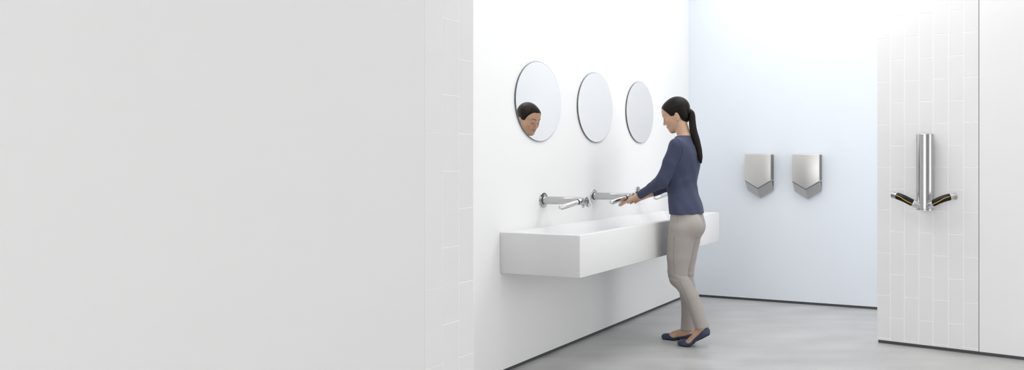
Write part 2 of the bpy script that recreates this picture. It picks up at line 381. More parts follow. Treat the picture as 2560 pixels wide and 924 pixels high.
# ------------------------------------------------------------------ cylinder dryer with two hoses on the tiled pier: x along the wall, y out, z up from the foot
def tube_dryer():
    P = on_plane(2313.5, 523, R0 + NR * 0.06, NR); base = P - NR * 0.057
    root = empty('cylinder_hand_dryer', base, frame(-U, NR)); r = 0.0525; c = (0, 0.066, 0); H = 0.468
    bm = bmesh.new(); add_lathe(bm, [(0, r - 0.002), (0.002, r - 0.0005), (0.010, r), (0.0105, r), (H - 0.002, r), (H, r - 0.002), (H, r - 0.004)], c, (0, 0, 1), 96)
    cy = obj('cylinder_body', bm, M['brushed'], root, angle=30)
    bm = bmesh.new(); add_lathe(bm, [(-0.004, r - 0.004), (-0.0035, r - 0.001), (0.0, r - 0.001)], c, (0, 0, 1), 96); obj('bottom_ring', bm, M['chrome'], cy, angle=30)
    bm = bmesh.new(); add_lathe(bm, [(0, r - 0.01), (0.0012, r - 0.011)], (0, 0.066, H - 0.0004), (0, 0, 1), 64); obj('top_lid', bm, M['nickel_dark'], cy, angle=30)
    bm = bmesh.new(); add_box(bm, (-0.035, 0, 0.03), (0.035, 0.03, H - 0.03), 0.003); obj('wall_bracket', bm, M['nickel_dark'], root)
    for s in (-1, 1):
        k = 1.0 if s > 0 else 1.0
        pts = [(s * 0.012, 0.088, 0.020), (s * 0.043, 0.108, 0.031), (s * 0.072, 0.118, 0.045), (s * 0.115, 0.120, 0.066), (s * 0.156, 0.112, 0.080), (s * 0.189, 0.098, 0.087)]
        cv = catmull(pts, 10); n = len(cv); rr = [0.0185 + 0.0035 * math.sin(min(1, i / 14) * math.pi / 2) - 0.003 * max(0, (i - 38) / 12) for i in range(n)]
        bm = bmesh.new(); add_tube(bm, cv, rr, 32); arm = obj('hose_arm', bm, M['chrome'], root, angle=40)
        # black grip over the middle, on the side facing the room
        i0, i1 = 17, 43; g = cv[i0:i1]; gr = [rr[i] + 0.0022 - 0.003 * (max(0, 1 - (i - i0) / 2) + max(0, 1 - (i1 - 1 - i) / 2)) for i in range(i0, i1)]
        bm = bmesh.new(); add_tube(bm, g, gr, 24, cap=False, ang=(-0.35 * math.pi, 0.35 * math.pi), up=Vector((0, 1, 0.28)))
        bmesh.ops.solidify(bm, geom=list(bm.faces), thickness=-0.0015)
        gp = obj('black_grip', bm, M['black'], arm, angle=50); gp['label'] = 'black grip on the chrome arm'
        off = []
        for i in range(2, len(g) - 2):
            t = (g[i + 1] - g[i - 1]).normalized(); x = Vector((0, 1, 0.12)); x = (x - t * x.dot(t)).normalized(); u = i / (len(g) - 1)
            dn = Vector((0, 0, -0.0065)) * math.sin(min(1, max(0, 0.65 - u) * 3) * math.pi / 2) * 1.0 + Vector((0, 0, 0.003)) * (u > 0.5) * (u - 0.5) * 2
            q = (x * (gr[i]) + dn).normalized() * (gr[i] + 0.0005); off.append(g[i] + q)
        bm = bmesh.new(); add_tube(bm, off, 0.0017, 8); obj('amber_line', bm, M['orange'], gp)
        bm = bmesh.new(); t = (cv[-1] - cv[-2]).normalized()
        add_lathe(bm, [(-0.013, rr[-1] + 0.0012), (-0.0125, rr[-1] + 0.0018), (0.004, rr[-1] + 0.0012), (0.007, rr[-1] - 0.002), (0.0072, rr[-1] - 0.006)], cv[-1], t, 40)
        cp = obj('end_cap', bm, M['brushed'], arm, angle=30)
        bm = bmesh.new(); add_lathe(bm, [(0.0072, rr[-1] - 0.0065), (0.0078, rr[-1] - 0.007)], cv[-1], t, 32); obj('nozzle', bm, M['nickel_dark'], cp)
    tag(root, 'tall steel cylinder hand dryer with two black gripped arms on the tiled pier', 'hand dryer')
tube_dryer()

# ------------------------------------------------------------------ modelling clay: smooth unions of round cones and ellipsoids, skinned with a surface net
V3 = lambda *a: np.array(a if len(a) > 1 else a[0], float)
def unit(v): v = V3(v); return v / np.linalg.norm(v)
class Clay:
    RS = 1.0                                             # scale of the radii given to cone and ell
    def __init__(s): s.ops = []
    def add(s, fn, lo, hi, k=0.02, op='u'): s.ops.append((fn, V3(lo), V3(hi), k, op)); return s
    def cone(s, a, b, ra, rb, k=0.02, op='u', clip=None, squash=None):
        """round cone; clip = list of (point, normal): keeps the side against the normal; squash=(axis, factor) makes the section oval"""
        ra, rb, k = ra * s.RS, rb * s.RS, k * s.RS; a, b = V3(a), V3(b); ab = b - a; L2 = max(ab @ ab, 1e-12); clip = clip or []
        if squash is not None: ax, fa = unit(squash[0]), squash[1]
        def fn(x, y, z):
            px, py, pz = x - a[0], y - a[1], z - a[2]
            t = np.clip((px * ab[0] + py * ab[1] + pz * ab[2]) / L2, 0, 1)
            qx, qy, qz = px - t * ab[0], py - t * ab[1], pz - t * ab[2]
            r = ra + (rb - ra) * t
            if squash is not None:
                c = (qx * ax[0] + qy * ax[1] + qz * ax[2]) * (1 / fa - 1)
                qx, qy, qz = qx + c * ax[0], qy + c * ax[1], qz + c * ax[2]
                d = (np.sqrt(qx * qx + qy * qy + qz * qz) - r) * min(1, fa)
            else: d = np.sqrt(qx * qx + qy * qy + qz * qz) - r
            for p, n in clip: d = np.maximum(d, (x - p[0]) * n[0] + (y - p[1]) * n[1] + (z - p[2]) * n[2])
            return d
        m = max(ra, rb) * (max(1, squash[1]) if squash else 1)
        return s.add(fn, np.minimum(a, b) - m, np.maximum(a, b) + m, k, op)
    def ell(s, c, r, k=0.02, op='u', R=None, clip=None):
        k = k * s.RS; c, r = V3(c), V3(r) * s.RS; R = np.eye(3) if R is None else np.array(R); clip = clip or []   # rows of R = axes
        def fn(x, y, z):
            p = (x - c[0], y - c[1], z - c[2]); q = [(p[0] * R[i][0] + p[1] * R[i][1] + p[2] * R[i][2]) for i in range(3)]
            k0 = np.sqrt(sum((q[i] / r[i]) ** 2 for i in range(3))); k1 = np.sqrt(sum((q[i] / r[i] ** 2) ** 2 for i in range(3))) + 1e-9
            d = k0 * (k0 - 1) / k1
            for P, n in clip: d = np.maximum(d, (x - P[0]) * n[0] + (y - P[1]) * n[1] + (z - P[2]) * n[2])
            return d
        m = r.max(); return s.add(fn, c - m, c + m, k, op)
    def loft(s, rows, k=0.02, op='u', clip=None, power=2.0):
        """rows: (z, centre f, centre l, radius f, radius l), z rising"""
        rows = sorted(rows); T = np.array(rows); clip = clip or []
        zs = np.linspace(T[0, 0], T[-1, 0], 160); sm = [np.interp(zs, T[:, 0], T[:, i]) for i in range(1, 5)]
        ker = np.hanning(19); ker /= ker.sum()
        sm = [np.convolve(np.pad(a, 9, mode='reflect', reflect_type='odd'), ker, 'valid') for a in sm]
        def fn(x, y, z):
            cf, cl, rf, rl = [np.interp(z, zs, a) for a in sm]
            q = (np.abs((x - cf) / rf) ** power + np.abs((y - cl) / rl) ** power) ** (1 / power)
            d = (q - 1) * np.minimum(rf, rl)
            d = np.maximum(d, np.maximum(z - zs[-1], zs[0] - z))
            for p, n in clip: d = np.maximum(d, (x - p[0]) * n[0] + (y - p[1]) * n[1] + (z - p[2]) * n[2])
            return d
        mf, ml = T[:, 3].max(), T[:, 4].max()
        return s.add(fn, (T[:, 1].min() - mf, T[:, 2].min() - ml, zs[0]), (T[:, 1].max() + mf, T[:, 2].max() + ml, zs[-1]), k, op)
    @staticmethod
    def blend(v, d, k, op):
        k = max(k, 1e-6)
        if op == 'u': h = np.maximum(k - np.abs(v - d), 0) / k; return np.minimum(v, d) - h * h * k * 0.25
        d = -d if op == 's' else d                     # s: carve away, i: keep only the common part
        h = np.maximum(k - np.abs(v - d), 0) / k; return np.maximum(v, d) + h * h * k * 0.25
    def at(s, P):
        P = np.atleast_2d(P); v = np.full(len(P), 1.0)
        for fn, lo, hi, k, op in s.ops: v = s.blend(v, fn(P[:, 0], P[:, 1], P[:, 2]), k, op)
        return v
    def mesh(s, name, gx, gy, gz, fine=0.0):
        vol = np.full((len(gx), len(gy), len(gz)), 0.2, np.float32)
        for fn, lo, hi, k, op in s.ops:
            sl = []
            for g, a, b in zip((gx, gy, gz), lo, hi):
                if op == 'i': sl.append(slice(0, len(g)))
                else: sl.append(slice(max(0, np.searchsorted(g, a - k - 0.012) - 1), np.searchsorted(g, b + k + 0.012) + 1))
            x, y, z = gx[sl[0], None, None], gy[None, sl[1], None], gz[None, None, sl[2]]
            v = vol[sl[0], sl[1], sl[2]]
            if v.size: vol[sl[0], sl[1], sl[2]] = s.blend(v, fn(x, y, z), k, op)
        ins = vol < 0
        c = sum(ins[i:i + ins.shape[0] - 1, j:j + ins.shape[1] - 1, l:l + ins.shape[2] - 1].astype(np.int8) for i in (0, 1) for j in (0, 1) for l in (0, 1))
        act = (c > 0) & (c < 8); I = np.argwhere(act); idx = np.full(act.shape, -1, np.int64); idx[act] = np.arange(len(I))
        G = (gx, gy, gz); acc = np.zeros((len(I), 3)); cnt = np.zeros(len(I))
        offs = [(i, j, l) for i in (0, 1) for j in (0, 1) for l in (0, 1)]
        for o in offs:
            for ax in range(3):
                if o[ax]: continue
                q = list(o); q[ax] = 1
                A0 = I + V3(*o).astype(int); A1 = I + V3(*q).astype(int)
                v0 = vol[A0[:, 0], A0[:, 1], A0[:, 2]]; v1 = vol[A1[:, 0], A1[:, 1], A1[:, 2]]; m = (v0 < 0) != (v1 < 0)
                t = np.where(m, v0 / np.where(m, v0 - v1, 1), 0)
                for d in range(3):
                    p0 = G[d][A0[:, d]]; p1 = G[d][A1[:, d]]; acc[:, d] += np.where(m, p0 + (p1 - p0) * t, 0)
                cnt += m
        verts = acc / cnt[:, None]; faces = []
        for ax in range(3):
            a, b = [(1, 2), (2, 0), (0, 1)][ax]
            sl0 = [slice(None)] * 3; sl1 = [slice(None)] * 3; sl0[ax] = slice(0, -1); sl1[ax] = slice(1, None)
            e = ins[tuple(sl0)] != ins[tuple(sl1)]; E = np.argwhere(e)
            E = E[(E[:, a] > 0) & (E[:, b] > 0) & (E[:, a] < vol.shape[a] - 1) & (E[:, b] < vol.shape[b] - 1)]
            def cell(da, db):
                q = E.copy(); q[:, a] -= da; q[:, b] -= db; return idx[q[:, 0], q[:, 1], q[:, 2]]
            Q = np.stack([cell(0, 0), cell(1, 0), cell(1, 1), cell(0, 1)], 1)
            neg = ins[E[:, 0], E[:, 1], E[:, 2]]; Q[~neg] = Q[~neg][:, ::-1]; faces.append(Q)
        F = np.concatenate(faces); F = F[(F >= 0).all(1)]
        me = bpy.data.meshes.new(name); me.vertices.add(len(verts)); me.vertices.foreach_set('co', verts.astype(np.float32).ravel())
        me.loops.add(len(F) * 4); me.loops.foreach_set('vertex_index', F.ravel().astype(np.int32))
        me.polygons.add(len(F)); me.polygons.foreach_set('loop_start', np.arange(0, len(F) * 4, 4, dtype=np.int32)); me.polygons.foreach_set('loop_total', np.full(len(F), 4, np.int32))
        me.update(); me.validate()
        me.polygons.foreach_set('use_smooth', np.ones(len(me.polygons), bool))
        return me, verts
def steps(*seg):
    """steps(a, h, b, h2, c...) -> coordinates from a to b in steps of h, on to c in steps of h2"""
    out = [seg[0]]
    for i in range(1, len(seg) - 1, 2):
        n = max(1, int(round((seg[i + 1] - out[-1]) / seg[i]))); out += list(np.linspace(out[-1], seg[i + 1], n + 1)[1:])
    return np.array(out)

# ------------------------------------------------------------------ the woman at the basin: x = the way she faces, y = her left, z = up
PO = Vector((-0.047, 4.92, 0)); PF = -N; PL = -D
def J(px, py, l):
    """a point of the figure seen at (px, py), l metres to her left of her middle"""
    k = (px - CX) / FPX; bx, by = PO.x + PL.x * l, PO.y + PL.y * l
    f = (k * by - bx) / (PF.x - k * PF.y); Y = by + PF.y * f
    return V3(f, l, CAM_H - (py - CY) / FPX * Y)
woman = empty('person', PO, frame(PF, PL))

# --- key points
HIP = J(1714, 552, 0); 
def rows(tab, dr=0.0):
    out = []
    for py, cx, a, b in tab:
        p = J(cx, py, 0); out.append((p[2], p[0], 0.0, a + dr, b + dr))
    return out
TORSO = [(533, 1717.5, .100, .166), (515, 1715, .0975, .162), (498, 1711, .094, .150), (478, 1706, .0895, .140), (460, 1705, .089, .139), (440, 1706, .092, .145),
         (420, 1708, .097, .154), (400, 1710, .099, .162), (382, 1711, .095, .168), (366, 1711, .082, .160), (352, 1710, .060, .120), (343, 1709, .045, .080)]
SH_L, EL_L, WR_L = J(1692, 364, .150), J(1657, 450, .185), J(1599, 487.5, .092)
SH_R, EL_R, WR_R = J(1732, 364, -.150), J(1706, 452, -.180), J(1630, 483, -.088)
NB, NT = J(1713, 350, 0), J(1703, 312, 0)
LEG_L = [(1707, 572, .078, .092), (1702, 600, .080, .084), (1697, 640, .082, .077), (1694, 678, .084, .064), (1696, 694, .084, .059), (1713, 716, .083, .050), (1728, 742, .081, .049), (1741, 775, .079, .045), (1755, 818, .078, .0445)]
LEG_R = [(1722, 572, -.078, .090), (1719, 600, -.074, .082), (1713, 640, -.070, .075), (1711, 678, -.066, .064), (1711, 694, -.064, .060), (1717, 716, -.062, .055), (1721, 742, -.060, .053), (1722, 775, -.057, .0475), (1720, 823, -.055, .047)]
ANK_L, ANK_R = J(1757, 826, .078), J(1724, 828, -.055)
BALL_L = V3(-.060, .076, 0.0); 
# --- feet, unbent: heel at x=0, ball at .165, toe at .238
def foot_frame(ball, yaw, lift):
    c, s_ = math.cos(yaw), math.sin(yaw)
    def unmap(x, y, z):
        dx, dy = x - ball[0], y - ball[1]; u = dx * c + dy * s_; v = -dx * s_ + dy * c; z = z + 0 * u
        if lift:
            t = np.clip((0.02 - u) / 0.07, 0, 1); t = t * t * (3 - 2 * t); a = lift * t
            ca, sa = np.cos(a), np.sin(a); zz = z - 0.012 * 0
            u, z = u * ca - zz * sa, u * sa + zz * ca      # turns the raised heel back down
        return (u + 0.165 * 1.06) / 1.06, v, z
    return unmap
def foot(clay, um, infl=0.0, k=0.012, lo=None, hi=None, side=1):
    base = Clay()
    base.cone((.032, 0, .033), (.030, 0, .050), .028 + infl, .026 + infl, .01)
    base.cone((.035, 0, .030), (.100, .004 * side, .034), .0275 + infl, .026 + infl, .02)
    base.cone((.060, 0, .055), (.150, -.006 * side, .034), .027 + infl, .023 + infl, .02)
    base.cone((.150, -.022 * side, .021), (.212, -.014 * side, .017), .020 + infl, .014 + infl, .02)
    base.cone((.140, .018 * side, .019), (.185, .020 * side, .014), .019 + infl, .013 + infl, .02)
    base.ell((.190, .0, .016), (.044 + infl, .034 + infl, .015 + infl), .012)
    def fn(x, y, z):
        u, v, w = um(x, y, z); d = None
        for f, a, b, kk, op in base.ops:
            e = f(u, v, w); d = e if d is None else Clay.blend(d, e, kk, 'u')
        return np.maximum(d, (0.0 if infl else 0.003) - w)
    clay.add(fn, lo, hi, k); return fn
UM_L = foot_frame(BALL_L, 0.02, math.radians(30)); fr = J(1697, 846, -.055)
BALL_R = V3(fr[0] + .046, -.055, 0.0); UM_R = foot_frame(BALL_R, -0.05, math.radians(3))
FL = (V3(-.30, -.02, -.01), V3(.06, .15, .16)); FR = (V3(-.16, -.14, -.01), V3(.22, .03, .14))

# --- head frame
HS = 0.93; HC = J(1688.5, 285.8, 0.0); hp, hyw = math.radians(23), math.radians(11)
HX = V3(math.cos(hp) * math.cos(hyw), math.cos(hp) * math.sin(hyw), -math.sin(hp)); HY = V3(-math.sin(hyw), math.cos(hyw), 0); HZ = np.cross(HX, HY)
HR = np.array([HX, HY, HZ])
def H(a, b, c): return HC + (HX * a + HY * b + HZ * c) * HS
def head(c):
    c.ell(H(-.020, 0, .030), (.094, .071, .082), .01, R=HR)
    c.ell(H(.036, 0, .030), (.050, .058, .056), .03, R=HR)
    c.ell(H(.028, 0, -.035), (.052, .054, .060), .03, R=HR)
    c.cone(H(-.010, .050, -.038), H(.056, .014, -.092), .017, .015, .03); c.cone(H(-.010, -.050, -.038), H(.056, -.014, -.092), .017, .015, .03)
    c.ell(H(.066, 0, -.098), (.018, .021, .015), .018, R=HR)
    c.ell(H(.055, 0, -.062), (.032, .030, .032), .025, R=HR)
    for s_ in (-1, 1):
        c.ell(H(.050, .034 * s_, -.030), (.029, .023, .026), .02, R=HR)
        c.cone(H(.077, .012 * s_, .018), H(.064, .042 * s_, .020), .009, .008, .012)
        c.ell(H(.092, .029 * s_, -.004), (.013, .015, .010), .012, 's', R=HR)
        c.ell(H(.0685, .030 * s_, -.006), (.0140, .0150, .0120), .003, R=HR)
        c.ell(H(.072, .030 * s_, .0035), (.0115, .0150, .0060), .005, R=HR)
    c.cone(H(.080, 0, .012), H(.098, 0, -.030), .0062, .0082, .010)
    c.ell(H(.100, 0, -.032), (.0085, .0090, .0078), .006, R=HR)
    for s_ in (-1, 1): c.ell(H(.088, .0115 * s_, -.037), (.0095, .0062, .0062), .005, R=HR); c.ell(H(.0930, .0065 * s_, -.0425), (.0040, .0028, .0030), .002, 's', R=HR)
    c.ell(H(.0865, 0, -.0570), (.0075, .0205, .0050), .005, R=HR); c.ell(H(.0845, 0, -.0665), (.0080, .0175, .0056), .005, R=HR)
    c.ell(H(.0950, 0, -.0617), (.0060, .0200, .0010), .0025, 's', R=HR)
    for s_ in (-1, 1):
        eR = np.array([unit(HX * .96 + HY * -.18 * s_ ), unit(HY * s_ * .96 + HX * .18 - HX * .45), HZ]); eR[1] = unit(eR[1] - eR[0] * (eR[1] @ eR[0])); eR[2] = np.cross(eR[0], eR[1])
        c.ell(H(-.019, .0725 * s_, -.028), (.0165, .0055, .0285), .004, R=eR); c.ell(H(-.013, .069 * s_, -.050), (.0090, .0060, .0110), .006, R=eR)
        c.ell(H(-.0165, .0795 * s_, -.026), (.0090, .0055, .0165), .004, 's', R=eR); c.ell(H(-.013, .0755 * s_, -.029), (.0040, .0030, .0060), .003, R=eR)
    return c
# --- hands
def hand(c, wrist, tip, up, thumb, curl=(0.10, 0.16, 0.12), spread=0.06):
    d = unit(tip - wrist); up = unit(up - d * (up @ d)); sd = np.cross(up, d); sd = sd if sd @ thumb > 0 else -sd      # sd: towards the thumb
    def Q(a, b, e=0.0): return wrist + d * a + sd * b + up * e
    K = [(.088, .027, .0092), (.091, .009, .0096), (.087, -.009, .0092), (.079, -.026, .0082)]
    L = [(.040, .023, .018), (.044, .027, .020), (.041, .025, .019), (.032, .019, .017)]
    c.cone(Q(-.02, 0), Q(.012, 0), .0215, .0215, .01, squash=(up, .78))
    for (a, b, r), seg, i in zip(K, L, range(4)):
        c.cone(Q(.008, b * .55), Q(a, b), .0135, .0112, .012, squash=(up, .85))
        p = Q(a, b); ang = 0.0; sp = (1.5 - i) * spread; rr = r
        for n, ln in enumerate(seg):
            ang += curl[n] * (1 + .12 * i); v = d * math.cos(ang) * math.cos(sp) + sd * math.sin(sp) - up * math.sin(ang); q = p + v * ln
            c.cone(p, q, rr, rr * .90, .0035); p = q; rr *= .90
    c.ell(Q(.034, .022, -.008), (.030, .014, .013), .012, R=np.array([d, sd, up]))
    p = Q(.022, .024, -.006); rr = .0125
    for ln, (x, y, z) in zip((.040, .031, .024), ((.74, .62, -.22), (.90, .38, -.20), (.97, .16, -.14))):
        q = p + unit(d * x + sd * y + up * z) * ln; c.cone(p, q, rr, rr * .86, .004); p = q; rr *= .86
TIP_L, TIP_R = J(1543, 510, .070), J(1573, 503, -.072)
# --- body, one continuous skin
body = Clay()
body.loft(rows(TORSO[:-2], -.014) , .03)
body.ell(J(1718, 560, 0), (.088, .140, .085), .03)
body.cone(SH_L * [1, .9, 1], SH_R * [1, .9, 1], .036, .036, .03)
body.cone(NB, NT, .046, .042, .025); body.cone(J(1715, 349, .0), J(1695, 360, .10), .030, .026, .03); body.cone(J(1715, 349, .0), J(1722, 360, -.10), .030, .026, .03)
for S_, E_, W_ in ((SH_L, EL_L, WR_L), (SH_R, EL_R, WR_R)):
    body.cone(S_, E_, .038, .032, .02); body.cone(E_, W_, .032, .021, .015, squash=None)
for T_, A_ in ((LEG_L, ANK_L), (LEG_R, ANK_R)):
    P_ = [J(a, b, c) for a, b, c, r in T_]
    for i in range(len(P_) - 1): body.cone(P_[i], P_[i + 1], max(.030, T_[i][3] - .014), max(.030, T_[i + 1][3] - .014), .01)
    body.cone(P_[-1], A_, .031, .027, .01)
fL = foot(body, UM_L, 0, .009, FL[0], FL[1], 1); fR = foot(body, UM_R, 0, .009, FR[0], FR[1], -1)
body.cone(ANK_L, V3(BALL_L[0] - .112, BALL_L[1], .108), .026, .019, .008)
body.cone(ANK_R, V3(BALL_R[0] - .115, BALL_R[1], .058), .027, .025, .008)
Clay.RS = HS; head(body); Clay.RS = 1.0
hand(body, WR_L, TIP_L, V3(0, .42, 1), V3(0, -1, .3), (.05, .07, .06)); hand(body, WR_R, TIP_R, V3(0, -.40, 1), V3(0, 1, .3), (.05, .09, .08), .03)
gz = steps(-.01, .004, .16, .008, .86, .0022, 1.02, .006, 1.30, .0021, 1.62)
me, vv = body.mesh('body', steps(-.26, .0030, -.13, .0023, .14, .0034, .28, .0024, .56), steps(-.26, .006, -.14, .0026, -.085, .0021, .085, .0026, .15, .006, .26), gz)
# lips and brows are tinted by where they sit on the head
loc = (vv - HC) @ HR.T / HS; cols = np.zeros((len(vv), 4), np.float32); cols[:, 3] = 1
lip = np.exp(-((np.abs(loc[:, 1]) / .021) ** 4)) * np.exp(-(((loc[:, 2] + .0617) / .0085) ** 4)) * (loc[:, 0] > .072); cols[:, 0] = lip
u = np.clip((np.abs(loc[:, 1]) - .012) / .034, -1, 2); bz = .0185 + .006 * np.sin(np.clip(u, 0, 1) * 2.4); wd = .0038 * (1.15 - .5 * np.clip(u, 0, 1))
cols[:, 1] = np.exp(-(((loc[:, 2] - bz) / wd) ** 4)) * ((u > 0) & (u < 1)) * (loc[:, 0] > .03)
cols[:, 2] = np.exp(-(((np.abs(loc[:, 1]) - .040) / .016) ** 2) - (((loc[:, 2] + .034) / .016) ** 2)) * (loc[:, 0] > .03)
at = me.color_attributes.new('tint', 'FLOAT_COLOR', 'POINT'); at.data.foreach_set('color', cols.ravel())
sk = mat('skin', (0.56, 0.355, 0.245), 0.5, spec=0.35, Subsurface_Weight=0.12, Subsurface_Scale=0.01); nt = sk.node_tree; b = nt.nodes['Principled BSDF']
b.inputs['Subsurface Radius'].default_value = (1, .35, .2)
ca = nt.nodes.new('ShaderNodeVertexColor'); ca.layer_name = 'tint'; sp = nt.nodes.new('ShaderNodeSeparateColor'); nt.links.new(ca.outputs[0], sp.inputs[0])
prev = None
for ch, colr, amt in ((0, (0.42, 0.13, 0.10), .8), (1, (0.045, 0.028, 0.022), .85), (2, (0.60, 0.27, 0.19), .45)):
    mx = nt.nodes.new('ShaderNodeMix'); mx.data_type = 'RGBA'; ml = nt.nodes.new('ShaderNodeMath'); ml.operation = 'MULTIPLY'; ml.inputs[1].default_value = amt
    nt.links.new(sp.outputs[ch], ml.inputs[0]); nt.links.new(ml.outputs[0], mx.inputs['Factor'])
    if prev: nt.links.new(prev, mx.inputs[6])
    else: mx.inputs[6].default_value = b.inputs['Base Color'].default_value
    mx.inputs[7].default_value = (*colr, 1); prev = mx.outputs[2]
nt.links.new(prev, b.inputs['Base Color'])
bd = link('body', me, sk, woman)
# lashes: thin dark arcs laid on the lowered lids
M['lash'] = mat('dark_lash', (0.02, 0.014, 0.012), 0.5)
for s_ in (-1, 1):
    pts = []
    for k in range(9):
        t = k / 8 * 2 - 1; y = s_ * (.030 + t * .0150); z = -.0105 - .0028 * (1 - t * t) + .0015 * (t * 1.0)
        xs = np.linspace(.10, .05, 90); d = body.at(np.array([H(x, y, z) for x in xs])); i = int(np.argmax(d < 0)); pts.append(Vector(H(xs[i] + .0006, y, z)))
    bm = bmesh.new(); add_tube(bm, pts, [.0005 + .0012 * math.sin((k + .6) / 9.2 * math.pi) for k in range(9)], 8); obj('eyelashes', bm, M['lash'], bd, True)

# --- hair
Clay.RS = HS; hair = Clay(); hair.ell(H(-.020, 0, .031), (.1000, .0765, .0885), .01, R=HR); hair.ell(H(.034, 0, .034), (.052, .063, .060), .025, R=HR)
hair.ell(H(-.052, 0, -.038), (.046, .052, .048), .03, R=HR)
Clay.RS = 1.0; hl = np.array([(-.16, -.075), (-.085, -.082), (-.056, -.088), (-.044, -.076), (-.037, -.055), (-.032, -.018), (-.022, -.002), (-.008, -.004), (.000, -.026), (.008, -.032), (.016, -.024), (.026, -.006), (.040, .020), (.054, .045), (.066, .068), (.12, .095)])
hx_ = np.linspace(-.16, .12, 281); hz_ = np.convolve(np.pad(np.interp(hx_, hl[:, 0], hl[:, 1]), 5, mode='edge'), np.hanning(11) / np.hanning(11).sum(), 'valid')
def hairline(x, y, z):
    p = (x - HC[0], y - HC[1], z - HC[2]); a, c, b_ = [(p[0] * q[0] + p[1] * q[1] + p[2] * q[2]) / HS for q in (HX, HZ, HY)]
    return (np.interp(a, hx_, hz_) - c + .0012 * np.sin(a * 900 + b_ * 700) * np.sin(b_ * 1500) + 0.10 * np.abs(b_) * (a > .03)) * .6
hair.add(hairline, (-1, -1, 0), (1, 1, 2), .004, 'i')
me, vv = hair.mesh('hair', steps(-.16, .0022, .16), steps(-.10, .0022, .10), steps(1.30, .0022, 1.64))
loc = (vv - HC) @ HR.T / HS
def strand_mat(name, layer=None):
    m = mat(name, (0.010, 0.008, 0.006), 0.42, spec=0.16); nt = m.node_tree; b = nt.nodes['Principled BSDF']
    at = nt.nodes.new('ShaderNodeAttribute'); at.attribute_name = 'strand'
    nz = nt.nodes.new('ShaderNodeTexNoise'); nz.inputs['Scale'].default_value = 1.0; nz.inputs['Detail'].default_value = 3; nt.links.new(at.outputs['Vector'], nz.inputs['Vector'])
    bp = nt.nodes.new('ShaderNodeBump'); bp.inputs['Strength'].default_value = 0.55; bp.inputs['Distance'].default_value = 0.0015; nt.links.new(nz.outputs[0], bp.inputs['Height']); nt.links.new(bp.outputs[0], b.inputs['Normal'])
    cr = nt.nodes.new('ShaderNodeValToRGB'); cr.color_ramp.elements[0].position = .3; cr.color_ramp.elements[0].color = (0.0045, 0.0034, 0.0026, 1); cr.color_ramp.elements[1].position = .72; cr.color_ramp.elements[1].color = (0.014, 0.010, 0.0075, 1)
    nt.links.new(nz.outputs[0], cr.inputs[0]); nt.links.new(cr.outputs[0], b.inputs['Base Color']); return m
M['hair'] = strand_mat('brushed_back_hair')
tie = np.array([-.112, 0, -.004]); rel = loc - tie; ang = np.arctan2(rel[:, 1], rel[:, 2]); dist = np.linalg.norm(rel, axis=1)
sv = np.stack([np.cos(ang) * 14, np.sin(ang) * 14, dist * 9], 1).astype(np.float32)
a_ = me.attributes.new('strand', 'FLOAT_VECTOR', 'POINT'); a_.data.foreach_set('vector', sv.ravel()); hr = link('hair', me, M['hair'], woman)
tail = [(1723, 279, .012), (1728, 280, .0160), (1730.5, 288, .0190), (1731, 303, .0212), (1733.5, 325, .0232), (1740.5, 350, .0235), (1747, 374, .0200), (1750.5, 393, .0155), (1752, 408, .0060)]
TP_ = catmull([Vector(J(a, b, -.004)) for a, b, r in tail], 8); TRr = np.interp(np.linspace(0, len(tail) - 1, len(TP_)), range(len(tail)), [r for a, b, r in tail])
bm = bmesh.new(); seg = 40; rings = []; strand = []
for i, p in enumerate(TP_):
    t = (TP_[min(i + 1, len(TP_) - 1)] - TP_[max(i - 1, 0)]).normalized(); yy = Vector((0, 1, 0)); xx = yy.cross(t).normalized()
    ring = []
    for k in range(seg):
        a = 2 * math.pi * k / seg; r = TRr[i] * (1 + .035 * math.sin(7 * a + 1) * min(1, i / 20) + .03 * math.sin(12 * a + i * .03))
        ring.append(bm.verts.new(p + xx * math.cos(a) * r + yy * math.sin(a) * r * 1.12)); strand.append((math.cos(a) * 9, math.sin(a) * 9, i * .05))
    rings.append(ring)
for i in range(len(rings) - 1):
    for k in range(seg): bm.faces.new((rings[i][k], rings[i][(k + 1) % seg], rings[i + 1][(k + 1) % seg], rings[i + 1][k]))
bm.faces.new(rings[0][::-1]); bm.faces.new(rings[-1])
pt = obj('ponytail', bm, M['hair'], hr, True); a_ = pt.data.attributes.new('strand', 'FLOAT_VECTOR', 'POINT'); a_.data.foreach_set('vector', np.array(strand, np.float32).ravel())
bm = bmesh.new(); c0 = Vector(J(1725.5, 278.5, -.004)); tt = Vector(J(1731, 279.5, -.004)) - c0; tt.normalize()
add_lathe(bm, [(-.004, .0135), (-.004, .0175), (-.001, .0192), (.003, .0175), (.003, .0135)], c0, tt, 32); obj('hair_tie', bm, M['black'], hr, angle=40)

# --- sweater
def fold(fn, amp, n): return lambda x, y, z: fn(x, y, z) + amp * n(x, y, z)
sw = Clay()
sw.loft(rows(TORSO), .02, power=2.1)
sw.cone(J(1713, 350, 0), SH_L + [0, -.018, -.004], .040, .044, .03); sw.cone(J(1713, 350, 0), SH_R + [0, .018, -.004], .040, .044, .03)
for S_, E_, W_, r1 in ((SH_L, EL_L, WR_L, .0275), (SH_R, EL_R, WR_R, .0275)):
    dv = unit(W_ - E_); cp = W_ + dv * -.004
    mid = S_ * .5 + E_ * .5
    sw.cone(S_, mid, .0475, .0455, .025); sw.cone(mid, E_, .0455, .0420, .01)
    sw.cone(E_, E_ + (W_ - E_) * .5, .0420, .0310, .012); sw.cone(E_ + (W_ - E_) * .5, W_ + dv * .03, .0310, .0265, .01, clip=[(cp, dv)])
sw.ell(J(1698, 405, .045), (.050, .045, .045), .03); sw.ell(J(1710, 405, -.045), (.050, .045, .045), .03)
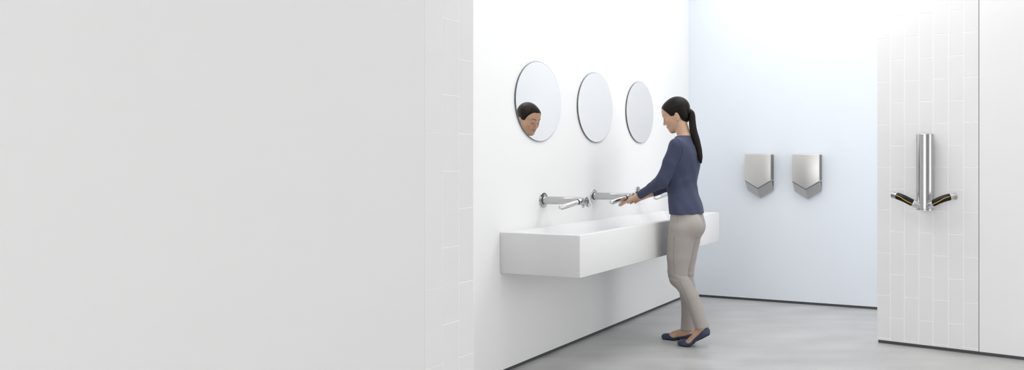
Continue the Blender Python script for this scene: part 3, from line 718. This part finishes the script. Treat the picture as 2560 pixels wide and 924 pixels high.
sw.cone(J(1706, 330, 0), J(1712, 341, 0), .050, .0465, .004, 's')
def ripple(x, y, z):                                  # soft creases that run across the waist and the inside of the elbow
    pit = J(1676, 455, .12); r2 = ((x - pit[0]) / .07) ** 2 + ((z - pit[2]) / .07) ** 2 + ((y - pit[1]) / .12) ** 2
    bk = J(1752, 505, .0); b2 = ((x - bk[0]) / .05) ** 2 + ((z - bk[2]) / .10) ** 2
    return (0.0018 * np.sin(70 * (z + .35 * x + .15 * y)) * np.exp(-((z - (HIP[2] + .24)) / .09) ** 2) + 0.0014 * np.sin(55 * (x * .8 - z * .6 + y))
            + .0045 * np.sin(95 * (x * .85 + z * .5) + 1.2) * np.exp(-r2) + .0035 * np.sin(60 * (x - z * .25)) * np.exp(-b2))
ops = sw.ops; sw.ops = [(fold(f, 1.0, ripple) if op == 'u' else f, lo, hi, k, op) for f, lo, hi, k, op in ops]
me, vv = sw.mesh('sweater', steps(-.20, .0036, .42), steps(-.26, .0036, .26), steps(.80, .0036, 1.42))
M['sweater'] = noise_mat(mat('slate_blue_knit', (0.058, 0.066, 0.113), 0.85, spec=0.15, Sheen_Weight=0.12, Sheen_Roughness=0.4), 260, 0.10, (1, 1, 1), 2, bump=0.25)
sweater = link('sweater', me, M['sweater'], woman); sweater['label'] = 'slate blue long sleeved knit top'
def on_surface(clay, pts, inward, off=.0004):
    out = []
    for p in pts:
        p = V3(p); q = p - unit(inward) * .08; ts = np.linspace(0, .16, 200); d = clay.at(q + ts[:, None] * unit(inward)); i = int(np.argmax(d < 0)) if (d < 0).any() else None
        if i is not None: out.append(Vector(q + unit(inward) * (ts[i] - off)))
    return out
cam_in = V3(PF.y, PL.y, 0)                           # into the picture, in her own axes
seam = [J(a, b, .13) for a, b in ((1692, 346), (1699, 355), (1704, 366), (1706, 378), (1703, 391), (1697, 404), (1691, 415))]
sp_ = on_surface(sw, catmull([Vector(p) for p in seam], 5), cam_in)
M['seam'] = mat('seam_thread', (0.022, 0.025, 0.05), 0.9, spec=0.1)
bm = bmesh.new(); add_tube(bm, sp_, .0011, 6); obj('armhole_seam', bm, M['seam'], sweater, True)

# --- trousers
tr = Clay()
tr.loft([(J(1717, 530, 0)[2] + .02, J(1717, 530, 0)[0], 0, .092, .150), (J(1717, 545, 0)[2], J(1717.5, 545, 0)[0], 0, .098, .158), (J(1717, 570, 0)[2], J(1717, 570, 0)[0], 0, .096, .166), (J(1716, 592, 0)[2], J(1715, 592, 0)[0], 0, .080, .150)], .02)
for T_ in (LEG_L, LEG_R):
    P_ = [J(a, b, c) for a, b, c, r in T_]; dv = unit(P_[-1] - P_[-2])
    for i in range(len(P_) - 1):
        a, b_ = P_[i], P_[i + 1]; ra, rb = T_[i][3], T_[i + 1][3]
        if i == len(P_) - 2: b_ = P_[-1] + dv * .05; hem = P_[-1] + dv * .002; nn = unit(dv * .55 + V3(0, 0, -.7)); tr.cone(a, b_, ra, rb + .0015, .008, clip=[(hem, nn)])
        else: tr.cone(a, b_, ra, rb, .008)
for s_, T_ in ((1, LEG_L), (-1, LEG_R)):
    bt = J(1733 if s_ > 0 else 1738, 565, .065 * s_); tr.ell(bt, (.066, .072, .070), .03)
def creases(x, y, z):
    kz = J(1695, 690, .08)[2]
    return .0022 * np.sin(150 * (z - .45 * x)) * np.exp(-((z - kz) / .022) ** 2)
tr.ops = [(fold(f, 1.0, creases), lo, hi, k, op) for f, lo, hi, k, op in tr.ops]
me, vv = tr.mesh('trousers', steps(-.26, .0036, .24), steps(-.20, .0036, .20), steps(.03, .0034, .90))
M['trousers'] = noise_mat(mat('warm_grey_cloth', (0.385, 0.352, 0.330), 0.85, spec=0.15, Sheen_Weight=0.1), 300, 0.05, (1, 1, 1), 2, bump=0.1)
trousers = link('trousers', me, M['trousers'], woman); trousers['label'] = 'warm grey ankle length trousers'
M['seam_grey'] = mat('grey_seam_thread', (0.20, 0.175, 0.16), 0.9, spec=0.1)
for pts, l in (([(1694, 533), (1694, 542), (1693, 556)], .12), ([(1699, 700), (1706, 714), (1716, 738), (1730, 775), (1743, 819)], .10), ([(1686, 590), (1685, 620), (1685, 650), (1687, 682)], .12)):
    s_ = on_surface(tr, catmull([Vector(J(a, b, l)) for a, b in pts], 6), cam_in, .0002)
    if len(s_) > 3: bm = bmesh.new(); add_tube(bm, s_, .0010, 6); obj('seam', bm, M['seam_grey'], trousers, True)

# --- ballet flats
M['shoe'] = mat('navy_leather', (0.040, 0.048, 0.095), 0.42, spec=0.45); M['sole'] = mat('dark_sole', (0.010, 0.011, 0.018), 0.6)
top = np.array([(-.02, .056), (.0, .054), (.02, .048), (.06, .034), (.10, .025), (.14, .021), (.168, .0215), (.182, .030), (.195, .06), (.3, .09)])
for um, box, side, lab in ((UM_L, FL, 1, 'navy ballet flat with its heel raised'), (UM_R, FR, -1, 'navy ballet flat standing flat on the floor')):
    sh = Clay(); f0 = foot(sh, um, .0042, .004, box[0], box[1], side)
    def cut(x, y, z, um=um): u_, v_, w_ = um(x, y, z); return (w_ - np.interp(u_ + 12 * v_ * v_ * np.clip((u_ - .09) / .05, 0, 1), top[:, 0], top[:, 1])) * .8
    sh.add(cut, box[0], box[1], .002, 'i')
    gx, gy, gz_ = steps(box[0][0], .0025, box[1][0]), steps(box[0][1], .0025, box[1][1]), steps(-.012, .0022, .16)
    me, vv = sh.mesh('shoe', gx, gy, gz_); s1_ = link('shoe', me, M['shoe'], woman); s1_['label'] = lab
    so = Clay(); foot(so, um, .0052, .004, box[0], box[1], side)
    def cut2(x, y, z, um=um): u_, v_, w_ = um(x, y, z); return w_ - .0065
    so.add(cut2, box[0], box[1], .001, 'i'); me, vv = so.mesh('sole', gx, gy, gz_); link('sole', me, M['sole'], s1_)
tag(woman, 'woman in slate blue top and grey trousers reaching her hands over the basin', 'person')
